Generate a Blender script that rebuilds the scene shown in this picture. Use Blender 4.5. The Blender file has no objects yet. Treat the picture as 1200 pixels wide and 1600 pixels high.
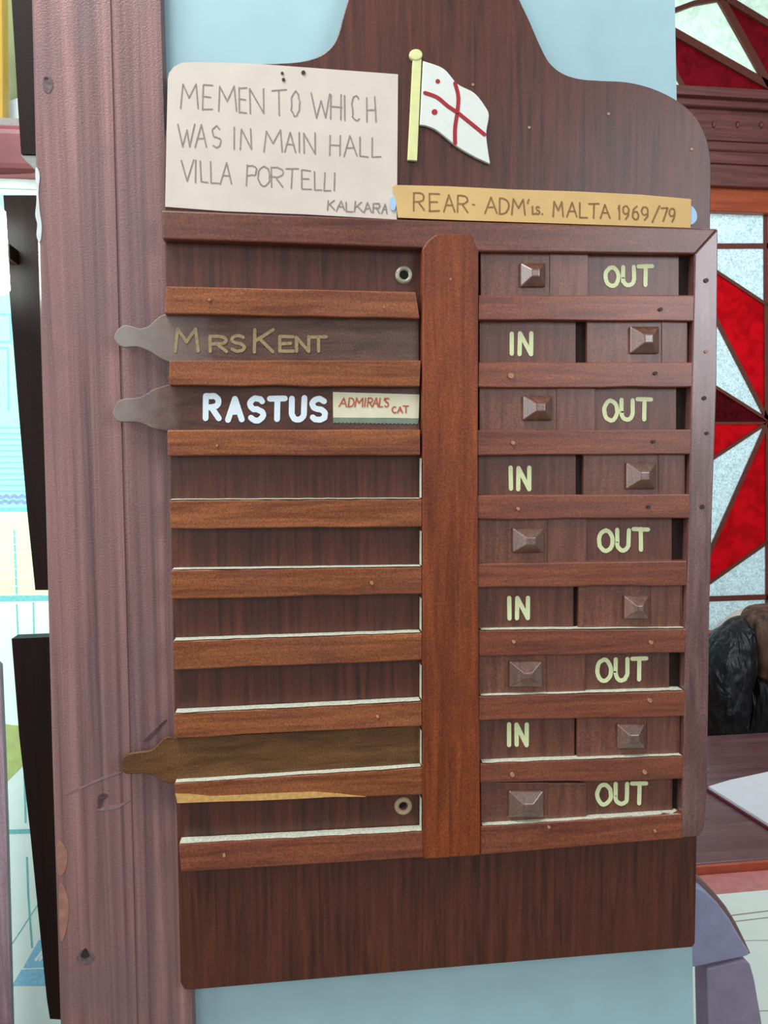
import bpy, bmesh, math, random
from mathutils import Vector, Matrix

random.seed(7)
SC = bpy.context.scene
COL = SC.collection

# ------------------------------------------------------------------ camera
F = 1150.0                                   # focal length for a 1200 x 1600 frame
CAM = Vector((0.0969, -0.5892, 1.55))
YAW, PITCH, ROLL = 0.1205, 0.0713, -0.0068
FW = Vector((math.sin(YAW)*math.cos(PITCH), math.cos(YAW)*math.cos(PITCH), -math.sin(PITCH)))
R0 = Vector((math.cos(YAW), -math.sin(YAW), 0)); U0 = R0.cross(FW)
RT = R0*math.cos(ROLL) + U0*math.sin(ROLL); UP = U0*math.cos(ROLL) - R0*math.sin(ROLL)
cd = bpy.data.cameras.new('camera'); cam = bpy.data.objects.new('camera', cd); COL.objects.link(cam)
cd.sensor_fit = 'VERTICAL'; cd.sensor_height = 36; cd.lens = F/1600*36; cd.clip_start = .02
M = Matrix((RT, UP, -FW)).transposed().to_4x4(); M.translation = CAM
cam.matrix_world = M
SC.camera = cam

# ------------------------------------------------------------------ light
SC.view_settings.view_transform = 'Standard'; SC.view_settings.look = 'None'
SC.view_settings.gamma = 1; SC.view_settings.exposure = -0.13
SC.view_settings.use_curve_mapping = False
W = bpy.data.worlds.new('daylight'); SC.world = W; W.use_nodes = True
bg = W.node_tree.nodes['Background']; bg.inputs[0].default_value = (.86, .94, 1, 1); bg.inputs[1].default_value = .30

def area(name, loc, target, size, power, col, size_y=None):
    d = bpy.data.lights.new(name, 'AREA'); d.energy = power; d.size = size; d.color = col
    if size_y: d.shape = 'RECTANGLE'; d.size_y = size_y
    o = bpy.data.objects.new(name, d); COL.objects.link(o)
    o.location = loc
    o.rotation_euler = (Vector(target)-Vector(loc)).to_track_quat('-Z', 'Y').to_euler()
    return o
area('ceiling_daylight', (-.45, -.50, 2.9), (.2, 0, 1.7), .7, 28, (.97, .98, 1))
area('left_window_daylight', (-1.0, -1.9, 1.95), (-.1, 0, 1.7), 1.0, 9, (1, .95, .93), 1.3)
area('side_left_daylight', (-2.1, -.75, 1.9), (0, 0, 1.6), 1.0, 17, (.92, .97, 1), 1.2)
area('right_window_daylight', (1.65, -1.85, 2.3), (.45, 0, 1.75), 1.0, 21, (.93, .93, 1), 1.0)
area('room_daylight', (1.6, .75, 3.0), (1.2, 1.5, .8), 1.0, 17, (.95, .98, 1))
area('outside_daylight', (1.2, 4.2, 2.6), (1.0, 2.2, 1.6), 2.2, 170, (.90, .96, 1))

# ------------------------------------------------------------------ helpers
def ray(px, py):
    return FW + RT*((px-600)/F) + UP*((800-py)/F)
def P(px, py, Y):
    d = ray(px, py); return CAM + d*((Y-CAM.y)/d.y)
def PZ(px, py, Z):
    d = ray(px, py); return CAM + d*((Z-CAM.z)/d.z)
def S(r, g, b):                               # sRGB 0-255 -> linear
    f = lambda c: (c/255/12.92) if c/255 <= .04045 else ((c/255+.055)/1.055)**2.4
    return (f(r), f(g), f(b), 1)

def tag(o, label=None, cat=None, group=None, kind=None):
    if label: o['label'] = label
    if cat: o['category'] = cat
    if group: o['group'] = group
    if kind: o['kind'] = kind
    return o
def thing(name, loc, label, cat, group=None, kind=None):
    o = bpy.data.objects.new(name, None); COL.objects.link(o); o.location = loc; o.empty_display_size = .02
    return tag(o, label, cat, group, kind)
def origin_of(o):
    v = Vector((0, 0, 0))
    while o: v += o.location; o = o.parent
    return v
def obj(name, bm, mat, parent=None, bevel=0, seg=2, smooth=False, loc=None):
    me = bpy.data.meshes.new(name)
    base = origin_of(parent) if parent else Vector((0, 0, 0))
    at = Vector(loc) if loc is not None else base
    bmesh.ops.recalc_face_normals(bm, faces=bm.faces)
    for v in bm.verts: v.co -= at
    if smooth:
        for f in bm.faces: f.smooth = True
    bm.to_mesh(me); bm.free()
    o = bpy.data.objects.new(name, me); COL.objects.link(o)
    o.location = at - base
    if parent: o.parent = parent
    me.materials.append(mat)
    if bevel:
        m = o.modifiers.new('bevel', 'BEVEL'); m.width = bevel; m.segments = seg; m.limit_method = 'ANGLE'; m.angle_limit = .6
    return o
def prism(bm, front, back):
    a = [bm.verts.new(p) for p in front]; b = [bm.verts.new(p) for p in back]
    n = len(a)
    bm.faces.new(a); bm.faces.new(b[::-1])
    for i in range(n): bm.faces.new((a[i], b[i], b[(i+1) % n], a[(i+1) % n]))
def slab_bm(poly, Yf, Yb, bm=None):
    bm = bm or bmesh.new()
    f = [P(x, y, Yf) for x, y in poly]
    prism(bm, f, [Vector((p.x, Yb, p.z)) for p in f]); return bm
def slab(name, poly, Yf, Yb, mat, parent=None, bevel=0, seg=2, **k):
    return obj(name, slab_bm(poly, Yf, Yb), mat, parent, bevel, seg, **k)
def box_bm(x0, x1, y0, y1, z0, z1, bm=None):
    bm = bm or bmesh.new()
    prism(bm, [Vector(v) for v in ((x0, y0, z0), (x1, y0, z0), (x1, y0, z1), (x0, y0, z1))],
          [Vector(v) for v in ((x0, y1, z0), (x1, y1, z0), (x1, y1, z1), (x0, y1, z1))]); return bm
def spline(pts, n=6, closed=False):           # Catmull-Rom
    out = []; N = len(pts)
    for i in range(N if closed else N-1):
        g = (lambda k: pts[k % N]) if closed else (lambda k: pts[max(0, min(N-1, k))])
        p0, p1, p2, p3 = g(i-1), g(i), g(i+1), g(i+2)
        for j in range(n):
            t = j/n
            out.append(tuple(.5*((2*p1[c])+(-p0[c]+p2[c])*t+(2*p0[c]-5*p1[c]+4*p2[c]-p3[c])*t*t+(-p0[c]+3*p1[c]-3*p2[c]+p3[c])*t**3) for c in (0, 1)))
    if not closed: out.append(pts[-1])
    return out
def circle(cx, cy, rx, ry=None, n=20):
    ry = ry or rx
    return [(cx+rx*math.cos(2*math.pi*i/n), cy+ry*math.sin(2*math.pi*i/n)) for i in range(n)]
def loft_bm(rings, n=32, power=2.0, wob=None):
    """rings: (px, py, half_width_px, Y, half_depth_m, tilt_px) -> closed smooth body, each ring a flat ellipse"""
    bm = bmesh.new(); R = []
    for k, (px, py, hw, Y, hd, tilt) in enumerate(rings):
        c = P(px, py, Y); w = (P(px+hw, py, Y)-c).length; tz = (P(px, py-tilt, Y)-c).z
        ring = []
        for i in range(n):
            a = 2*math.pi*i/n; ca, sa = math.cos(a), math.sin(a)
            sx = math.copysign(abs(ca)**(2/power), ca); sy = math.copysign(abs(sa)**(2/power), sa)
            g = 1+(wob(k, a) if wob else 0)
            ring.append(bm.verts.new((c.x+w*sx*g, c.y-hd*sy*g, c.z+tz*sx)))
        R.append(ring)
    for A, B in zip(R, R[1:]):
        for i in range(n): bm.faces.new((A[i], A[(i+1) % n], B[(i+1) % n], B[i]))
    bm.faces.new(R[0]); bm.faces.new(R[-1][::-1])
    return bm
def pyramid_bm(x0, y0, x1, y1, Yb, h, top=.28, cx=None, cy=None):
    bm = bmesh.new()
    b = [P(x, y, Yb) for x, y in ((x0, y0), (x1, y0), (x1, y1), (x0, y1))]
    m = sum(b, Vector())/4
    step = [Vector((p.x, Yb-.0022, p.z)) for p in b]
    t = [Vector((m.x+(p.x-m.x)*top, Yb-h, m.z+(p.z-m.z)*top)) for p in b]
    V = [[bm.verts.new(p) for p in r] for r in (b, step, t)]
    for A, B in zip(V, V[1:]):
        for i in range(4): bm.faces.new((A[i], A[(i+1) % 4], B[(i+1) % 4], B[i]))
    bm.faces.new(V[0]); bm.faces.new(V[2]); return bm

# ------------------------------------------------------------------ stroke lettering
def arc(cx, cy, rx, ry, a0, a1, n=10):
    return [(cx+rx*math.cos(math.radians(a0+(a1-a0)*i/n)), cy+ry*math.sin(math.radians(a0+(a1-a0)*i/n))) for i in range(n+1)]
G = {
 'A': [[(0, 0), (.5, 1), (1, 0)], [(.2, .38), (.8, .38)]],
 'C': [arc(.55, .5, .55, .5, 55, 305, 12)],
 'D': [[(0, 0), (0, 1)], [(0, 1)]+arc(.25, .5, .75, .5, 90, -90, 10)+[(0, 0)]],
 'E': [[(0, 0), (0, 1)], [(0, 1), (1, 1)], [(0, .52), (.8, .52)], [(0, 0), (1, 0)]],
 'H': [[(0, 0), (0, 1)], [(1, 0), (1, 1)], [(0, .5), (1, .5)]],
 'I': [[(.5, 0), (.5, 1)]],
 'K': [[(0, 0), (0, 1)], [(1, 1), (0, .45)], [(.28, .6), (1, 0)]],
 'L': [[(0, 1), (0, 0), (1, 0)]],
 'M': [[(0, 0), (.12, 1), (.5, .4), (.88, 1), (1, 0)]],
 'N': [[(0, 0), (0, 1), (1, 0), (1, 1)]],
 'O': [arc(.5, .5, .5, .5, 90, 450, 18)],
 'P': [[(0, 0), (0, 1)], [(0, 1), (.5, 1)]+arc(.5, .75, .5, .25, 90, -90, 8)+[(0, .5)]],
 'R': [[(0, 0), (0, 1)], [(0, 1), (.5, 1)]+arc(.5, .75, .48, .25, 90, -90, 8)+[(0, .5)], [(.4, .5), (1, 0)]],
 'S': [arc(.5, .75, .48, .25, 30, 270, 10)+arc(.5, .25, .5, .25, 90, -150, 10)],
 'T': [[(0, 1), (1, 1)], [(.5, 1), (.5, 0)]],
 'U': [[(0, 1), (0, .35)]+arc(.5, .35, .5, .35, 180, 360, 10)+[(1, 1)]],
 'V': [[(0, 1), (.5, 0), (1, 1)]],
 'W': [[(0, 1), (.25, 0), (.5, .7), (.75, 0), (1, 1)]],
 '1': [[(.2, .75), (.5, 1), (.5, 0)]],
 '6': [arc(.5, .3, .45, .3, 90, 450, 12), [(.08, .4), (.2, .75), (.7, 1)]],
 '7': [[(0, 1), (1, 1), (.35, 0)]],
 '9': [arc(.45, .7, .42, .3, 0, 360, 12), [(.87, .7), (.8, .3), (.45, 0)]],
 '/': [[(0, -.1), (1, 1.1)]], "'": [[(.5, 1), (.3, .75)]], '.': [[(.45, .04), (.55, .04)]], '-': [[(.4, .5), (.6, .5)]],
}
def strokes_bm(polys, width, Y, bm=None):
    """flat painted strokes: px polylines of the given px width lying on plane Y"""
    bm = bm or bmesh.new(); h = width/2; k = 0
    for pl in polys:
        for a, b in zip(pl, pl[1:]):
            dx, dy = b[0]-a[0], b[1]-a[1]; L = math.hypot(dx, dy) or 1
            nx, ny = -dy/L*h, dx/L*h; y = Y-1e-6*(k % 40); k += 1
            bm.faces.new([bm.verts.new(P(x, z, y)) for x, z in ((a[0]+nx, a[1]+ny), (b[0]+nx, b[1]+ny), (b[0]-nx, b[1]-ny), (a[0]-nx, a[1]-ny))])
        for a in pl:
            y = Y-1e-6*(k % 40)-5e-5*.5; k += 1
            bm.faces.new([bm.verts.new(P(x, z, y)) for x, z in circle(a[0], a[1], h, n=10)])
    return bm
def glyphs(items, jit=0.0, slant=0.0):
    """items: (char, x0, x1, ytop, ybottom) in photo pixels"""
    out = []
    for ch, x0, x1, yt, yb in items:
        for pl in G[ch]:
            out.append([(x0+(x1-x0)*u+slant*(yb-yt)*v+random.uniform(-jit, jit), yb+(yt-yb)*v+random.uniform(-jit, jit)) for u, v in pl])
    return out
def line_items(chars, cap, base, conv):
    """letters on a sloping line; cap/base = ((x,y),(x,y)); conv turns zoomed coordinates into photo pixels"""
    def on(l, x): (xa, ya), (xb, yb) = l; return ya+(yb-ya)*(x-xa)/(xb-xa)
    out = []
    for ch, a, b in chars:
        m = (a+b)/2; x0, yt = conv(a, on(cap, m)); x1, yb = conv(b, on(base, m)); out.append((ch, x0, x1, yt, yb))
    return out

# ------------------------------------------------------------------ materials
def mat_base(name):
    m = bpy.data.materials.new(name); m.use_nodes = True
    return m, m.node_tree.nodes, m.node_tree.links, m.node_tree.nodes['Principled BSDF']
def plain(name, col, rough=.6, var=.12, scale=60, bump=.0, spec=.4, metal=0):
    m, N, L, b = mat_base(name)
    t = N.new('ShaderNodeTexCoord'); n = N.new('ShaderNodeTexNoise'); n.inputs['Scale'].default_value = scale; n.inputs['Detail'].default_value = 5
    L.new(t.outputs['Object'], n.inputs['Vector'])
    r = N.new('ShaderNodeValToRGB'); r.color_ramp.elements[0].position = .3; r.color_ramp.elements[1].position = .7
    r.color_ramp.elements[0].color = tuple(c*(1-var) for c in col[:3])+(1,); r.color_ramp.elements[1].color = tuple(min(1, c*(1+var)) for c in col[:3])+(1,)
    L.new(n.outputs[0], r.inputs[0]); L.new(r.outputs[0], b.inputs['Base Color'])
    b.inputs['Roughness'].default_value = rough; b.inputs['Specular IOR Level'].default_value = spec; b.inputs['Metallic'].default_value = metal
    if bump:
        bp = N.new('ShaderNodeBump'); bp.inputs['Strength'].default_value = bump; bp.inputs['Distance'].default_value = .002
        L.new(n.outputs[0], bp.inputs['Height']); L.new(bp.outputs[0], b.inputs['Normal'])
    return m
def wood(name, dark, light, axis='Z', fine=170, long_=7, rough=.42, blotch=None, bump=.25, spec=.5, bl_amt=.5, micro=.36, coat=0):
    m, N, L, b = mat_base(name)
    t = N.new('ShaderNodeTexCoord'); mp = N.new('ShaderNodeMapping')
    s = [fine]*3; s['XYZ'.index(axis)] = long_; mp.inputs['Scale'].default_value = s
    L.new(t.outputs['Object'], mp.inputs['Vector'])
    n = N.new('ShaderNodeTexNoise'); n.inputs['Scale'].default_value = 1; n.inputs['Detail'].default_value = 6; n.inputs['Distortion'].default_value = .6; n.inputs['Roughness'].default_value = .62
    L.new(mp.outputs[0], n.inputs['Vector'])
    r = N.new('ShaderNodeValToRGB'); r.color_ramp.elements[0].position = .34; r.color_ramp.elements[1].position = .68
    r.color_ramp.elements[0].color = dark; r.color_ramp.elements[1].color = light
    L.new(n.outputs[0], r.inputs[0])
    col = r.outputs[0]
    n2 = N.new('ShaderNodeTexNoise'); n2.inputs['Scale'].default_value = 13; n2.inputs['Detail'].default_value = 4
    L.new(t.outputs['Object'], n2.inputs['Vector'])
    if blotch:
        r2 = N.new('ShaderNodeValToRGB'); r2.color_ramp.elements[0].position = .45; r2.color_ramp.elements[1].position = .7
        r2.color_ramp.elements[1].color = (bl_amt,)*3+(1,)
        L.new(n2.outputs[0], r2.inputs[0])
        mx = N.new('ShaderNodeMixRGB'); mx.inputs[2].default_value = blotch
        L.new(r2.outputs[0], mx.inputs[0]); L.new(col, mx.inputs[1]); col = mx.outputs[0]
    n3 = N.new('ShaderNodeTexNoise'); n3.inputs['Scale'].default_value = 750; n3.inputs['Detail'].default_value = 2
    L.new(t.outputs['Object'], n3.inputs['Vector'])
    mr = N.new('ShaderNodeMapRange'); mr.inputs[1].default_value = .3; mr.inputs[2].default_value = .7; mr.inputs[3].default_value = 1-micro; mr.inputs[4].default_value = 1+micro
    L.new(n3.outputs[0], mr.inputs[0])
    mm = N.new('ShaderNodeMixRGB'); mm.blend_type = 'MULTIPLY'; mm.inputs[0].default_value = 1
    L.new(col, mm.inputs[1]); L.new(mr.outputs[0], mm.inputs[2])
    L.new(mm.outputs[0], b.inputs['Base Color'])
    rr = N.new('ShaderNodeMapRange'); rr.inputs[3].default_value = rough-.08; rr.inputs[4].default_value = rough+.12
    L.new(n2.outputs[0], rr.inputs[0]); L.new(rr.outputs[0], b.inputs['Roughness'])
    b.inputs['Specular IOR Level'].default_value = spec
    b.inputs['Coat Weight'].default_value = coat; b.inputs['Coat Roughness'].default_value = .33; b.inputs['Coat IOR'].default_value = 1.85
    ad = N.new('ShaderNodeMath'); ad.operation = 'ADD'; L.new(n.outputs[0], ad.inputs[0]); L.new(n3.outputs[0], ad.inputs[1])
    bp = N.new('ShaderNodeBump'); bp.inputs['Strength'].default_value = bump; bp.inputs['Distance'].default_value = .0006
    L.new(ad.outputs[0], bp.inputs['Height']); L.new(bp.outputs[0], b.inputs['Normal'])
    return m
def glass(name, c1, c2, scale=120, tr=.75):
    m, N, L, b = mat_base(name)
    t = N.new('ShaderNodeTexCoord'); n = N.new('ShaderNodeTexNoise'); n.inputs['Scale'].default_value = scale; n.inputs['Detail'].default_value = 3; n.inputs['Distortion'].default_value = 1.5
    L.new(t.outputs['Object'], n.inputs['Vector'])
    r = N.new('ShaderNodeValToRGB'); r.color_ramp.elements[0].position = .36; r.color_ramp.elements[1].position = .58
    r.color_ramp.elements[0].color = c1; r.color_ramp.elements[1].color = c2
    L.new(n.outputs[0], r.inputs[0])
    tl = N.new('ShaderNodeBsdfTranslucent'); L.new(r.outputs[0], tl.inputs[0]); L.new(r.outputs[0], b.inputs['Base Color'])
    b.inputs['Roughness'].default_value = .25
    bp = N.new('ShaderNodeBump'); bp.inputs['Strength'].default_value = .4; bp.inputs['Distance'].default_value = .003
    L.new(n.outputs[0], bp.inputs['Height']); L.new(bp.outputs[0], b.inputs['Normal'])
    mx = N.new('ShaderNodeMixShader'); mx.inputs[0].default_value = tr
    L.new(b.outputs[0], mx.inputs[1]); L.new(tl.outputs[0], mx.inputs[2])
    L.new(mx.outputs[0], N['Material Output'].inputs[0])
    return m
def emit(name, col, s):
    m, N, L, b = mat_base(name)
    b.inputs['Base Color'].default_value = col; b.inputs['Emission Color'].default_value = col; b.inputs['Emission Strength'].default_value = s
    return m

m_panel = wood('board_wood', S(48, 19, 9), S(100, 47, 25), 'Z', 190, 9, .42, S(90, 40, 18), coat=.25)
m_slat = wood('slat_wood', S(108, 55, 27), S(162, 96, 52), 'X', 150, 10, .42, S(128, 74, 54))
m_slat_r = wood('slat_wood_red', S(98, 42, 20), S(146, 78, 44), 'X', 150, 10, .40, S(124, 72, 52), coat=.35)
m_rail = wood('rail_wood', S(80, 38, 22), S(124, 66, 42), 'X', 150, 10, .40, S(106, 62, 50), coat=.35)
m_stile = wood('stile_wood', S(106, 44, 14), S(150, 74, 30), 'Z', 150, 10, .42, S(98, 42, 20))
m_stile_r = wood('worn_stile_wood', S(80, 46, 38), S(132, 92, 86), 'Z', 200, 14, .34, S(92, 46, 32), bl_amt=.8, coat=1)
m_slider = wood('slider_wood', S(92, 50, 34), S(132, 80, 58), 'Z', 170, 14, .42, S(98, 58, 42), coat=.35)
m_word = wood('word_panel_wood', S(76, 36, 22), S(116, 66, 44), 'Z', 170, 14, .45, coat=.35)
m_knob = wood('knob_wood', S(84, 48, 32), S(128, 84, 62), 'Z', 170, 20, .28, S(110, 96, 84), spec=.8, coat=1)
m_plate = wood('plate_wood', S(70, 44, 36), S(108, 78, 64), 'X', 120, 20, .48, S(98, 82, 70))
m_plate_d = wood('plate_dark_wood', S(60, 34, 26), S(96, 60, 46), 'X', 120, 20, .48, S(112, 90, 78))
m_plate_o = wood('plate_olive_wood', S(80, 50, 20), S(116, 78, 38), 'X', 120, 20, .5)
def worn_tip(m, col, end):
    N, L = m.node_tree.nodes, m.node_tree.links; b = N['Principled BSDF']
    src = b.inputs['Base Color'].links[0].from_socket
    t = N.new('ShaderNodeTexCoord'); sx = N.new('ShaderNodeSeparateXYZ'); L.new(t.outputs['Generated'], sx.inputs[0])
    n = N.new('ShaderNodeTexNoise'); n.inputs['Scale'].default_value = 90; n.inputs['Detail'].default_value = 5; L.new(t.outputs['Object'], n.inputs['Vector'])
    a = N.new('ShaderNodeMath'); a.operation = 'MULTIPLY_ADD'; a.inputs[1].default_value = .16; L.new(n.outputs[0], a.inputs[0]); L.new(sx.outputs[0], a.inputs[2])
    r = N.new('ShaderNodeMapRange'); r.inputs[1].default_value = end+.08; r.inputs[2].default_value = .08; r.inputs[3].default_value = 0; r.inputs[4].default_value = .8
    L.new(a.outputs[0], r.inputs[0])
    mx = N.new('ShaderNodeMixRGB'); mx.inputs[2].default_value = col; L.new(r.outputs[0], mx.inputs[0]); L.new(src, mx.inputs[1]); L.new(mx.outputs[0], b.inputs['Base Color'])
worn_tip(m_plate, S(156, 148, 142), .34); worn_tip(m_plate_d, S(150, 138, 132), .22)
m_post = wood('post_wood', S(100, 74, 74), S(168, 126, 120), 'Z', 85, 1.3, .42, S(114, 90, 96), bump=.5, bl_amt=.6, micro=.12)
m_gap_shade = plain('gap_shade_dark', S(36, 20, 16), .8, .2, 200)  # near-black brown that paints the shade inside the slot gaps
m_wall = plain('pale_blue_plaster', S(166, 202, 208), .7, .05, 22, .15)
m_card = plain('grey_cream_card', S(214, 204, 190), .85, .05, 40, .1)
m_strip = plain('tan_paper', S(216, 182, 120), .8, .06, 40, .1)
m_pencil = plain('pencil_grey', S(146, 136, 128), .8, .2, 300)
m_pencil_b = plain('brown_ink', S(140, 108, 70), .8, .2, 300)
m_paint = plain('cream_green_paint', S(222, 232, 178), .5, .06, 300)
m_white = plain('white_paint', S(228, 244, 250), .45, .03, 200)
m_gold = plain('faded_gold_paint', S(152, 134, 96), .6, .2, 400)
m_red = plain('red_paint', S(164, 40, 48), .5, .1, 200)
m_flag = plain('flag_white', S(222, 230, 220), .6, .03, 200)
m_pole = plain('flag_pole_yellow', S(222, 226, 160), .6, .05, 200)
m_tack = plain('blue_tack', S(170, 204, 232), .5, .05, 200)
m_sticker = plain('sticker_cream', S(224, 222, 190), .7, .05, 100)
m_sticker_g = plain('sticker_green_edge', S(120, 140, 120), .7, .1, 100)
m_eye = plain('eyelet_metal', S(170, 170, 148), .35, .15, 200, metal=.4)
m_tan = plain('eyelet_tan', S(172, 150, 118), .6, .15, 200)
m_hole = plain('dark_hole', S(16, 10, 8), .9)
m_pale = plain('pale_strip', S(204, 208, 186), .8, .25, 500)
m_chip = plain('bare_wood', S(208, 164, 96), .7, .2, 300)
m_nail = plain('nail_dark', S(60, 46, 42), .5, .2, 300)
m_nail_p = plain('nail_pale', S(176, 132, 100), .5, .2, 300)

# ------------------------------------------------------------------ setting
FL = 0.0
tag(obj('floor', box_bm(-2.2, 3.2, -2.0, 2.6, -.05, FL), plain('floor_stone', S(150, 135, 120), .5, .15, 6)), kind='structure')
# slim wall / pier behind the board
wl = [P(240, -260, .03), P(1052.5, -260, .03), P(1085, 1600, .03)]
zt = wl[0].z
xr_t = wl[1].x; e = P(1085, 1600, .03); slope = (wl[1].x-e.x)/(wl[1].z-e.z)
xl = P(200, 800, .03).x
bmw = bmesh.new()
fr = [Vector((xl, .03, FL)), Vector((e.x+slope*(FL-e.z), .03, FL)), Vector((xr_t, .03, zt)), Vector((xl, .03, zt))]
prism(bmw, fr, [Vector((p.x, .15, p.z)) for p in fr])
tag(obj('wall_front', bmw, m_wall), kind='structure')

# post / door jamb of two planks with a groove between them
PY, PB = .0185, .085
def post_edges(py):
    t = py/1600
    xlft = [(-200, 46), (0, 50), (400, 60), (780, 71.5), (1180, 82), (1600, 95), (1800, 101)]
    for (ya, xa), (yb, xb) in zip(xlft, xlft[1:]):
        if ya <= py <= yb: l = xa+(xb-xa)*(py-ya)/(yb-ya); break
    return l, 175+42*t, 254.5+50*t
trim = bmesh.new()
prof_rows = []
for py in (-200, 0, 400, 780, 1180, 1600, 1800):
    l, g, r = post_edges(py)
    prof_rows.append([P(l, py, PY+.004), P(l+3, py, PY), P(g-3, py, PY), P(g-1, py, PY+.0012), P(g+1.5, py, PY+.0011), P(g+4, py, PY+.0006), P(r-4, py, PY), P(r, py, PY+.005)])
bottom = [Vector((p.x-(prof_rows[0][i].x-p.x)/(prof_rows[0][i].z-p.z)*(p.z-FL), p.y, FL)) for i, p in enumerate(prof_rows[-1])]
prof_rows.append(bottom)
VR = []
for row in prof_rows:
    row = row+[Vector((row[-1].x, PB, row[-1].z)), Vector((row[0].x, PB, row[0].z))]
    VR.append([trim.verts.new(p) for p in row])
for A, B in zip(VR, VR[1:]):
    n = len(A)
    for i in range(n): trim.faces.new((A[i], B[i], B[(i+1) % n], A[(i+1) % n]))
trim.faces.new(VR[0]); trim.faces.new(VR[-1][::-1])
post = tag(obj('trim_1', trim, m_post), kind='structure')
# knots and paint drips on the post
m_knot = plain('post_knot', S(106, 88, 92), .6, .35, 260, .3)
m_dent = plain('post_dent', S(82, 60, 66), .6, .3, 300)
m_knot_d = plain('post_knot_core', S(46, 34, 32), .7, .2, 300)
for pl in (spline([(67, 128), (71, 120), (80, 122), (83, 134), (77, 145), (69, 142)], 5, True),
           spline([(120, 1497), (130, 1484), (144, 1489), (147, 1499), (136, 1507), (124, 1506)], 5, True)):
    obj('knot', slab_bm(pl, PY-.0003, PY+.002), m_knot, post)
for pl in (circle(72, 122, 3.5, 2), spline([(126, 1494), (133, 1482), (140, 1493), (133, 1497)], 4, True),
           spline([(153, 1262), (153, 1245), (163, 1240), (168, 1244), (160, 1252), (157, 1262)], 4, True),
           spline([(225, 1157), (240, 1142), (260, 1124), (250, 1136), (234, 1154)], 4, True)):
    obj('knot_core', slab_bm(pl, PY-.0005, PY+.002), m_knot_d if pl[0][0] < 150 else m_dent, post)
for pl in (spline([(152, 1266), (165, 1260), (185, 1257), (206, 1248), (186, 1262), (166, 1266)], 4, True),
           spline([(100, 1240), (130, 1228), (170, 1210), (190, 1207), (150, 1222), (110, 1240)], 4, True)):
    obj('scratch', slab_bm(pl, PY-.0003, PY+.002), plain('pale_scratch', S(138, 108, 112), .5, .2, 200), post)
m_drip = plain('white_paint_drip', S(214, 222, 220), .6, .08, 200)
obj('paint_smear', slab_bm(spline([(55, 268), (58, 262), (62, 275), (60, 300), (62, 330), (65, 352), (64, 372), (61, 378), (57, 368), (58, 350), (55, 335), (57, 310)], 4, True), PY-.0006, PY+.006), m_drip, post)
m_worn = plain('worn_orange_wood', S(158, 112, 96), .55, .2, 120)
for pl in (spline([(88, 1316), (94, 1314), (104, 1328), (105, 1345), (101, 1362), (91, 1366)], 4, True), spline([(92, 1386), (99, 1384), (106, 1405), (107, 1430), (101, 1462), (94, 1466)], 4, True)):
    obj('worn_edge', slab_bm(pl, PY-.0003, PY+.003), m_worn, post)

# ------------------------------------------------------------------ the in / out board
YF, YB = 0.0, .010                          # face of the frame, face of the back panel
bottom_c = P(690, 1560, YB)
B = thing('in_out_board', (bottom_c.x, YB, bottom_c.z),
          'tall dark wooden in and out board with nine rows of slots on pale blue wall', 'notice board')
crest = spline([(257, 352), (256, 260), (259, 205), (270, 165), (296, 130), (330, 110), (370, 101), (430, 99), (470, 96), (500, 87), (520, 70), (530, 48), (536, 25), (547, -10), (565, -50), (600, -95), (680, -120), (755, -92), (795, -45), (812, 0), (827, 32), (843, 69), (858, 97), (878, 114), (905, 123), (940, 126), (978, 128), (1013, 136), (1042, 148), (1068, 164), (1088, 184), (1101, 208), (1108, 232), (1111, 262), (1110, 345)], 5)
panel = crest+[(1096, 900), (1090, 1250), (1086, 1474), (1082, 1480), (700, 1512), (298, 1547), (288, 1546), (282, 1536), (278, 1366)]
slab('backboard', panel, YB, PY-.0002, m_panel, B, .0007)

tr = [(252, 328), (660, 344), (1122, 357), (1086, 397), (752, 393), (660, 387), (253, 373)]
slab('top_rail', tr, YF, YB, m_rail, B, .0014, 3)
slab('right_stile', [(1122, 357), (1120, 600), (1113, 800), (1109, 950), (1105, 1230), (1101, 1290), (1098, 1300), (1090, 1307), (1066, 1309), (1066, 1271), (1068, 1180), (1072, 983), (1077, 808), (1082, 550), (1086, 397)], YF-.0003, YB, m_stile_r, B, .001)
slab('centre_stile', [(660, 1300), (660, 388), (668, 376), (682, 365), (735, 365), (748, 392), (747, 700), (749, 1100), (751, 1291), (751, 1337), (662, 1343)], YF-.001, YB, m_stile, B, .0012)
slab('bottom_rail', [(279, 1319), (662, 1299), (662, 1340), (283, 1363)], YF, YB, m_slat_r, B, .001)
slab('bottom_rail', [(751, 1291), (1066, 1271), (1067, 1310), (751, 1336)], YF, YB, m_slat_r, B, .001)

LS = [((259, 447), (650, 456), (656, 498), (257, 491)), ((264, 563), (658, 563), (656, 604), (264, 602)),
      ((261, 672), (657, 671), (657, 711), (262, 713)), ((264, 782), (660, 780), (660, 823), (266, 826)),
      ((267, 891), (660, 886), (660, 928), (267, 936)), ((270, 1002), (660, 989), (660, 1031), (272, 1047)),
      ((272, 1115), (660, 1096), (660, 1135), (272, 1154)), ((272, 1224), (661, 1199), (661, 1242), (276, 1253))]
RS = [((748, 461), (1087, 461), (1084, 502), (747, 500)), ((748, 566), (1083, 566), (1082, 605), (747, 605)),
      ((746, 672), (1081, 671), (1081, 710), (746, 712)), ((746, 774), (1079, 772), (1078, 810), (746, 811)),
      ((746, 881), (1074, 876), (1074, 915), (746, 918)), ((748, 985), (1073, 982), (1071, 1020), (748, 1025)),
      ((748, 1088), (1071, 1079), (1071, 1119), (748, 1126)), ((750, 1193), (1069, 1181), (1067, 1217), (750, 1224))]
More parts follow.
